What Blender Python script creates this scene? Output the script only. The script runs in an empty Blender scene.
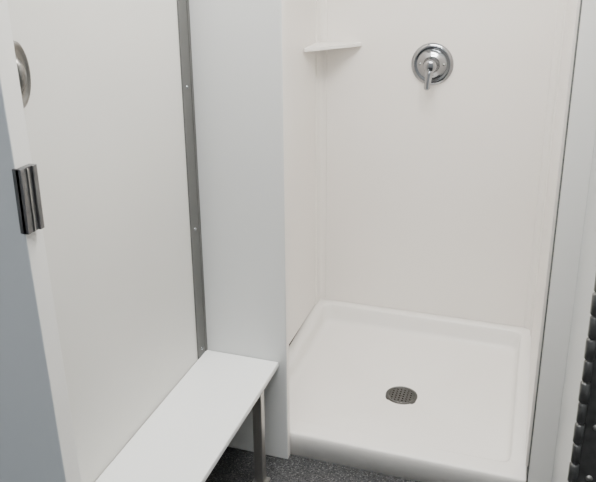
import bpy, bmesh, math
from mathutils import Vector, Matrix
C=bpy.context.collection
# ---------------- materials
def mat(name,col,rough=.4,metal=0,bump=0,bscale=200,var=0,vscale=3,spec=.5):
    m=bpy.data.materials.new(name);m.use_nodes=True
    nt=m.node_tree;b=nt.nodes['Principled BSDF']
    b.inputs['Base Color'].default_value=(*col,1);b.inputs['Roughness'].default_value=rough
    b.inputs['Metallic'].default_value=metal;b.inputs['Specular IOR Level'].default_value=spec
    tc=nt.nodes.new('ShaderNodeTexCoord')
    if var:
        n=nt.nodes.new('ShaderNodeTexNoise');n.inputs['Scale'].default_value=vscale;n.inputs['Detail'].default_value=4
        nt.links.new(tc.outputs['Object'],n.inputs['Vector'])
        r=nt.nodes.new('ShaderNodeValToRGB')
        r.color_ramp.elements[0].position=.3;r.color_ramp.elements[1].position=.7
        r.color_ramp.elements[0].color=(*[c*(1-var) for c in col],1);r.color_ramp.elements[1].color=(*col,1)
        nt.links.new(n.outputs['Fac'],r.inputs['Fac']);nt.links.new(r.outputs['Color'],b.inputs['Base Color'])
    if bump:
        n=nt.nodes.new('ShaderNodeTexNoise');n.inputs['Scale'].default_value=bscale
        nt.links.new(tc.outputs['Object'],n.inputs['Vector'])
        bp=nt.nodes.new('ShaderNodeBump');bp.inputs['Strength'].default_value=bump;bp.inputs['Distance'].default_value=.001
        nt.links.new(n.outputs['Fac'],bp.inputs['Height']);nt.links.new(bp.outputs['Normal'],b.inputs['Normal'])
    return m
M_pan=mat('acrylic_white',(.91,.888,.85),.22,var=.02)
M_sur=mat('surround_white',(.865,.83,.785),.3,var=.02)
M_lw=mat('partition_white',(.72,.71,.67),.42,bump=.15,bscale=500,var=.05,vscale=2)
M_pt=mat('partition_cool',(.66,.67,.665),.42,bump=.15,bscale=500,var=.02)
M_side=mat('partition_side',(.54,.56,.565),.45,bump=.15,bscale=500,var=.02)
M_bench=mat('bench_white',(.85,.865,.86),.35,bump=.1,bscale=400,var=.02)
M_jamb=mat('jamb_shaded',(.62,.66,.69),.5,var=.03)  # bluish shade on the dimly lit front faces, put into the colour
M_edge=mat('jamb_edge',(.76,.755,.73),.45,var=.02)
M_chrome=mat('chrome',(.38,.39,.41),.12,1,var=.05,vscale=30)
M_steel=mat('brushed_steel',(.46,.45,.43),.42,1,bump=.2,bscale=300,var=.15,vscale=20)
M_pull=mat('satin_nickel',(.27,.26,.245),.33,1,var=.1,vscale=20)
M_drain=mat('drain_steel',(.13,.13,.128),.42,1,var=.1,vscale=20)
M_strip=mat('aluminium_strip',(.15,.15,.143),.55,.4,bump=.2,bscale=200,var=.1,vscale=10)
M_latch=mat('zinc_latch',(.19,.19,.195),.4,.8,var=.2,vscale=40)
M_hinge=mat('hinge_metal',(.20,.20,.195),.33,.9,var=.3,vscale=60)
M_black=mat('drain_black',(.015,.015,.015),.7)
M_room=mat('room_paint',(.6,.62,.63),.7,var=.04)
M_ceil=mat('ceiling_paint',(.78,.78,.76),.8,var=.03)
M_lampb=mat('lamp_housing',(.8,.8,.8),.5)
# speckled epoxy floor
M_floor=bpy.data.materials.new('epoxy_flake_floor');M_floor.use_nodes=True
nt=M_floor.node_tree;b=nt.nodes['Principled BSDF'];b.inputs['Roughness'].default_value=.55
b.inputs['Specular IOR Level'].default_value=.3
tc=nt.nodes.new('ShaderNodeTexCoord');v=nt.nodes.new('ShaderNodeTexVoronoi');v.inputs['Scale'].default_value=300
nt.links.new(tc.outputs['Object'],v.inputs['Vector'])
s=nt.nodes.new('ShaderNodeSeparateColor');nt.links.new(v.outputs['Color'],s.inputs[0])
r=nt.nodes.new('ShaderNodeValToRGB');r.color_ramp.interpolation='CONSTANT'
e=r.color_ramp.elements;e[0].color=(.022,.023,.025,1);e[1].position=.25;e[1].color=(.046,.047,.05,1)
x=e.new(.6);x.color=(.07,.072,.075,1);x=e.new(.9);x.color=(.14,.14,.14,1)
nt.links.new(s.outputs[0],r.inputs['Fac']);nt.links.new(r.outputs['Color'],b.inputs['Base Color'])
# ---------------- helpers
def obj(name,bm,m,parent=None,smooth=False,bev=0,seg=3):
    me=bpy.data.meshes.new(name);bmesh.ops.recalc_face_normals(bm,faces=bm.faces);bm.to_mesh(me);bm.free()
    o=bpy.data.objects.new(name,me);C.objects.link(o)
    for mm in (m if isinstance(m,(list,tuple)) else [m]): me.materials.append(mm)
    if bev:
        md=o.modifiers.new('bev','BEVEL');md.width=bev;md.segments=seg;md.limit_method='ANGLE'
    if smooth or bev:
        for p in me.polygons:p.use_smooth=True
    if bev:
        w=o.modifiers.new('wn','WEIGHTED_NORMAL');w.keep_sharp=True
    if parent:o.parent=parent
    return o
def addbox(bm,a,c,mi=0):
    vs=[bm.verts.new((x,y,z)) for x in (a[0],c[0]) for y in (a[1],c[1]) for z in (a[2],c[2])]
    for f in ((0,1,3,2),(4,6,7,5),(0,4,5,1),(2,3,7,6),(0,2,6,4),(1,5,7,3)):
        fc=bm.faces.new([vs[i] for i in f]);fc.material_index=mi
def box(name,a,c,m,parent=None,bev=.0):
    bm=bmesh.new();addbox(bm,a,c);return obj(name,bm,m,parent,bev=bev)
def prism(name,pts,z0,z1,m,parent=None,bev=0,seg=3):
    bm=bmesh.new();lo=[bm.verts.new((x,y,z0)) for x,y in pts];hi=[bm.verts.new((x,y,z1)) for x,y in pts]
    n=len(pts);bm.faces.new(lo);bm.faces.new(hi)
    for i in range(n):bm.faces.new((lo[i],lo[(i+1)%n],hi[(i+1)%n],hi[i]))
    return obj(name,bm,m,parent,bev=bev,seg=seg)
def lathe(bm,prof,mtx=Matrix(),n=48,mi=0):
    rings=[]
    for r_,z in prof:
        if r_<1e-6: rings.append([bm.verts.new(mtx@Vector((0,0,z)))])
        else: rings.append([bm.verts.new(mtx@Vector((r_*math.cos(2*math.pi*k/n),r_*math.sin(2*math.pi*k/n),z))) for k in range(n)])
    for A,B in zip(rings,rings[1:]):
        for k in range(n):
            k2=(k+1)%n
            if len(A)==1 and len(B)==1: continue
            if len(A)==1: f=bm.faces.new((A[0],B[k],B[k2]))
            elif len(B)==1: f=bm.faces.new((A[k],B[0],A[k2]))
            else: f=bm.faces.new((A[k],B[k],B[k2],A[k2]))
            f.material_index=mi;f.smooth=True
def empty(name,loc=(0,0,0)):
    o=bpy.data.objects.new(name,None);C.objects.link(o);o.empty_display_size=.1;return o
FY=Matrix(((1,0,0,0),(0,0,-1,0),(0,1,0,0),(0,0,0,1)))   # local z -> -y
FX=Matrix(((0,0,1,0),(1,0,0,0),(0,1,0,0),(0,0,0,1)))    # local z -> +x
# ---------------- key dimensions (metres)
XL,XP,Y1,D=-.961,-.678,1.92,2.828
SL,SR=-.839,.075
ZR=.138;H=2.3
# room shell
box('floor',(-2.6,-2.0,-.1),(1.6,3.1,0),M_floor)
box('ceiling',(-2.6,-2.0,2.75),(1.6,3.1,2.85),M_ceil)
box('wall_back',(-2.6,2.88,0),(1.6,3.1,2.75),M_room)
box('wall_front',(-2.6,-2.1,0),(1.6,-2.0,2.75),M_room)
box('wall_left_outer',(-2.7,-2.0,0),(-2.6,3.1,2.75),M_room)
box('wall_right_outer',(1.6,-2.0,0),(1.7,3.1,2.75),M_room)
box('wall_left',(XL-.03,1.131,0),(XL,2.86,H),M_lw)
# front pilasters (door opening); the left one stands slightly out of plumb
LEAN=.030
def pil(name,a,c,lean=0,ms=None,bev=.003):
    bm=bmesh.new();addbox(bm,a,c)
    for v_ in bm.verts: v_.co.x-=(v_.co.z-.74)*lean
    o=obj(name,bm,ms or [M_jamb,M_edge],bev=bev)
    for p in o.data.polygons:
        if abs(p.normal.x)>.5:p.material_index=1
    return o
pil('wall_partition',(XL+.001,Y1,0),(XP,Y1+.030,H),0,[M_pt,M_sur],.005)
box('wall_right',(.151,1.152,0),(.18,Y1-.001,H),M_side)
box('wall_right_return',(SR+.011,Y1,0),(.18,Y1+.028,H),M_edge,bev=.002)
box('trim_1',(SR+.007,Y1+.004,0),(SR+.0105,Y1+.026,H),M_strip)
pil('wall_front_left_pilaster',(-2.2,1.077,.0),(-.9,1.129,2.1),LEAN)
pil('wall_front_right_pilaster',(.127,1.10,0),(.9,1.15,2.1))
# corner strip with screws
st=empty('corner_trim_strip')
box('strip',(XL,1.856,0),(XL+.005,1.906,H),M_strip,st,bev=.001)
box('flange',(XL,1.907,0),(XL+.007,1.9195,H),M_strip,st,bev=.001)
bm=bmesh.new()
for z in (.40,.818,1.258,1.70,2.14):
    lathe(bm,[(0,.0035),(.003,.0033),(.005,.0015),(.0055,0)],Matrix.Translation((XL+.005,1.882,z))@FX,16)
obj('screws',bm,M_chrome,st)
# ---------------- shower surround (one extruded plan profile with coved corners)
ss=empty('shower_surround')
R=.016;ins=[(SL,1.951)]
def arc(cx,cy,a0,a1,n=8):
    return [(cx+R*math.cos(math.radians(a0+(a1-a0)*i/n)),cy+R*math.sin(math.radians(a0+(a1-a0)*i/n))) for i in range(n+1)]
t=.006
ins+=[(SL,D-R-.044),(SL+t,D-R-.042)]
ins+=[(SL+t,D-R)]+arc(SL+t+R,D-t-R,180,90)+[(SL+R+.014,D-t),(SL+R+.016,D)]
ins+=[(SR-R-.016,D),(SR-R-.014,D-t)]+arc(SR-t-R,D-t-R,90,0)+[(SR-t,D-R-.042),(SR,D-R-.044),(SR,1.951)]
outs=[(SR+.009,1.951),(SR+.009,D+.012),(SL-.012,D+.012),(SL-.012,1.951)]
prism('panels',ins+outs,ZR+.001,H-.05,M_sur,ss,bev=.0012,seg=2)
# ---------------- shower pan
def rrect(x0,x1,y0,y1,r,n=8):
    P=[]
    for cx,cy,a in ((x1-r,y1-r,0),(x0+r,y1-r,90),(x0+r,y0+r,180),(x1-r,y0+r,270)):
        for i in range(n+1):
            t_=math.radians(a+90*i/n);P.append((cx+r*math.cos(t_),cy+r*math.sin(t_)))
    return P
DX,DY=-.372,2.340
bm=bmesh.new()
X0,X1,Y0,Y2=SL-.012,SR+.009,1.951,D+.012
def ring(i,fr,z,r):
    return [(x,y,z) for x,y in rrect(X0+i,X1-i,Y0+fr,Y2-i,r)]
L=[ring(0,0,0,.006),ring(0,.002,ZR-.040,.006),ring(.001,.003,ZR-.013,.006),ring(.002,.006,ZR-.005,.008),ring(.003,.011,ZR-.001,.008),ring(.006,.018,ZR,.01),
   ring(.042,.064,ZR,.03),ring(.046,.068,ZR-.002,.033),ring(.049,.071,ZR-.007,.036),ring(.052,.076,ZR-.030,.04),ring(.056,.084,ZR-.062,.044),
   ring(.060,.092,ZR-.073,.048),ring(.068,.102,ZR-.080,.054),ring(.085,.12,ZR-.083,.065)]
NB=len(L)-1
n=len(L[0])
def circ(r_,z): return [(DX+r_*math.cos(math.atan2(y-DY,x-DX)),DY+r_*math.sin(math.atan2(y-DY,x-DX)),z) for x,y,_ in L[NB]]
# threshold drops lower than the side and back ledges
def low(p):
    x,y,z=p;b_=max(0,min(1,(2.11-y)/.07));b_=b_*b_*(3-2*b_)
    return (x,y,z-b_*.052*max(0,(z-.05)/(ZR-.05))) if z>.05 else p
Lf=[[low(p) for p in l] for l in L]
Lf.append(circ(.068,ZR-.094));Lf.append(circ(.056,ZR-.099))
V=[[bm.verts.new(p) for p in l] for l in Lf]
for A,B in zip(V,V[1:]):
    for k in range(n):bm.faces.new((A[k],A[(k+1)%n],B[(k+1)%n],B[k]))
bm.faces.new(V[0]);bm.faces.new(V[-1])
obj('shower_pan',bm,M_pan,smooth=True)
# ---------------- drain: rim + perforated grid
dr=empty('floor_drain');zd=ZR-.0985
bm=bmesh.new();T=Matrix.Translation((DX,DY,zd))
lathe(bm,[(.046,.002),(.047,.0055),(.052,.0065),(.058,.0055),(.0615,.003),(.062,0)],T,64)
obj('rim',bm,M_drain,dr,smooth=True)
bm=bmesh.new();lathe(bm,[(0,.0005),(.047,.0005)],T,48);obj('sump',bm,M_black,dr)  # flat black disc filling the opening under the grate
bm=bmesh.new();p=.0135;w=.0034
for i in range(-3,4):
    q=i*p;h=math.sqrt(.0475**2-q*q)
    addbox(bm,(DX+q-w,DY-h,zd+.002),(DX+q+w,DY+h,zd+.005));addbox(bm,(DX-h,DY+q-w,zd+.0021),(DX+h,DY+q+w,zd+.0049))
lathe(bm,[(0,.0065),(.004,.006),(.005,.005)],T,16)
obj('grate',bm,M_drain,dr)
# ---------------- valve
vx,vz=-.388,1.206
va=empty('shower_valve');T=Matrix.Translation((vx,D-.0005,vz))@FY
bm=bmesh.new();lathe(bm,[(.080,0),(.081,.003),(.079,.007),(.070,.011),(.064,.0115),(.060,.0095),(.056,.0098),(.050,.013),(.038,.016),(.036,.019),(.0,.019)],T,72)
obj('escutcheon',bm,M_chrome,va,smooth=True)
bm=bmesh.new();lathe(bm,[(.031,.017),(.032,.022),(.029,.032),(.026,.050),(.0255,.062),(.023,.069),(.015,.073),(0,.074)],T,48)
obj('hub',bm,M_chrome,va,smooth=True)
bm=bmesh.new();sec=[(-.0,.055,.017,.012),(.018,.062,.017,.0115),(.034,.068,.0145,.009),(.050,.073,.0125,.0075),(.068,.078,.012,.007),(.080,.081,.0115,.0065),(.086,.083,.007,.004)]
RG=[]
for dz,off,a,c in sec:
    RG.append([bm.verts.new((vx-.06*dz+a*math.cos(2*math.pi*k/20),D-off-c*math.sin(2*math.pi*k/20),vz-dz)) for k in range(20)])
for A,B in zip(RG,RG[1:]):
    for k in range(20):bm.faces.new((A[k],A[(k+1)%20],B[(k+1)%20],B[k]))
bm.faces.new(RG[0]);bm.faces.new(RG[-1])
obj('lever',bm,M_chrome,va,smooth=True)
bm=bmesh.new()
for sx in (-.045,.045):
    lathe(bm,[(0,.0155),(.004,.015),(.006,.0125),(.006,.010)],Matrix.Translation((sx,0,0))@T,16)
obj('screws',bm,M_chrome,va)
# ---------------- corner shelf
zs=1.279
pts=[(SL+.030,D-.0075),(SL+.0075,D-.030),(SL+.0075,D-.062),(SL+.001,D-.066),(SL+.001,D-.205),(SL+.002,D-.218),(SL+.014,D-.218),(SL+.165,D-.022),(SL+.172,D-.010),(SL+.170,D-.001),(SL+.036,D-.001)]
sh=empty('corner_shelf')
prism('tray',pts,zs-.014,zs,M_pan,sh,bev=.002)
# ---------------- bench
be=empty('bench');bx=-.702;zb=.376
bm=bmesh.new();addbox(bm,(XL+.002,1.135,zb-.020),(bx-.002,Y1-.002,zb));obj('seat',bm,M_bench,be,bev=.004)
def tube(name,x0,y0,w,z0,z1):
    bm=bmesh.new();addbox(bm,(x0,y0,z0),(x0+w,y0+w,z1));return obj(name,bm,M_steel,be,bev=.003)
for i,yy in enumerate((1.775,1.25)):
    tube(f'leg_{i+1}',bx-.040,yy,.030,0.006,zb-.020)
    box(f'foot_{i+1}',(bx-.050,yy-.01,0),(bx-.001,yy+.042,.006),M_steel,be,bev=.001)
    box(f'bracket_{i+1}',(XL+.002,yy+.004,zb-.045),(bx-.040,yy+.030,zb-.021),M_steel,be,bev=.002)
# ---------------- latch keeper on left pilaster edge
la=empty('door_latch_keeper')
z0,z1=1.122,1.252
xe=-.9-(1.184-.74)*LEAN
box('front_leaf',(xe-.004,1.070,z0),(xe+.012,1.0762,z1),M_latch,la,bev=.0015)
box('web',(xe+.003,1.070,z0),(xe+.016,1.112,z1),M_latch,la,bev=.0015)
box('rib',(xe+.016,1.086,z0+.002),(xe+.019,1.089,z1-.002),M_steel,la,bev=.001)
box('stop',(xe+.016,1.100,z0),(xe+.021,1.112,z1),M_latch,la,bev=.001)
# ---------------- door pull on left wall behind the pilaster
kn=empty('door_pull');T=Matrix.Translation((XL,1.166,1.41))@Matrix.Diagonal((1,.5,1,1))@FX
bm=bmesh.new();lathe(bm,[(.066,0),(.067,.004),(.065,.010),(.058,.014),(.052,.010),(.036,.007),(.030,.012),(.020,.020),(0,.022)],T,48)
obj('plate',bm,M_pull,kn,smooth=True)
# ---------------- continuous hinge
hi=empty('piano_hinge')
box('leaf',(.122,1.0955,.05),(.168,1.0995,2.08),M_hinge,hi,bev=.001)
bm=bmesh.new();z=.05;k=0
while z<2.07:
    r_=.0080 if k%2 else .0070
    lathe(bm,[(0,z),(r_*.7,z),(r_,z+.003),(r_,z+.035),(r_*.7,z+.038),(0,z+.038)],Matrix.Translation((.1180,1.090,0)),20)
    z+=.039;k+=1
obj('knuckles',bm,M_hinge,hi)
bm=bmesh.new();z=.1
while z<2.05:
    lathe(bm,[(0,.003),(.004,.0025),(.006,0)],Matrix.Translation((.144,1.0955,z))@FY,16);z+=.1
obj('screws',bm,M_steel,hi)
# ---------------- lamps
def lamp(name,x0,y0,x1,y1,s,col=(1,.97,.93)):
    e_=empty(name)
    box('housing',(x0-.03,y0-.03,2.69),(x1+.03,y1+.03,2.75),M_lampb,e_)
    m=bpy.data.materials.new(name+'_diffuser');m.use_nodes=True;b=m.node_tree.nodes['Principled BSDF']
    b.inputs['Emission Color'].default_value=(*col,1);b.inputs['Emission Strength'].default_value=s
    box('diffuser',(x0,y0,2.675),(x1,y1,2.689),m,e_)
lamp('ceiling_lamp',-.9,1.2,.3,1.85,28,(1,.975,.935))
lamp('fill_lamp',-.9,-1.0,.3,-.4,16,(.96,.98,1))  # added fill light behind the camera, brightens curb face and pilaster fronts
w=bpy.data.worlds.new('world');w.use_nodes=True;w.node_tree.nodes['Background'].inputs[0].default_value=(.5,.5,.5,1);w.node_tree.nodes['Background'].inputs[1].default_value=.3
bpy.context.scene.world=w
# ---------------- camera
cd=bpy.data.cameras.new('camera');cam=bpy.data.objects.new('camera',cd);C.objects.link(cam)
cd.sensor_fit='HORIZONTAL';cd.sensor_width=36;cd.lens=36*729.2/596;cd.shift_y=-50.5/596;cd.clip_start=.02
cam.matrix_world=Matrix.Translation((0,0,1.646))@Matrix.Rotation(math.radians(18.3),4,'Z')@Matrix.Rotation(math.radians(90-18.67),4,'X')@Matrix.Rotation(math.radians(-.45),4,'Z')
bpy.context.scene.camera=cam
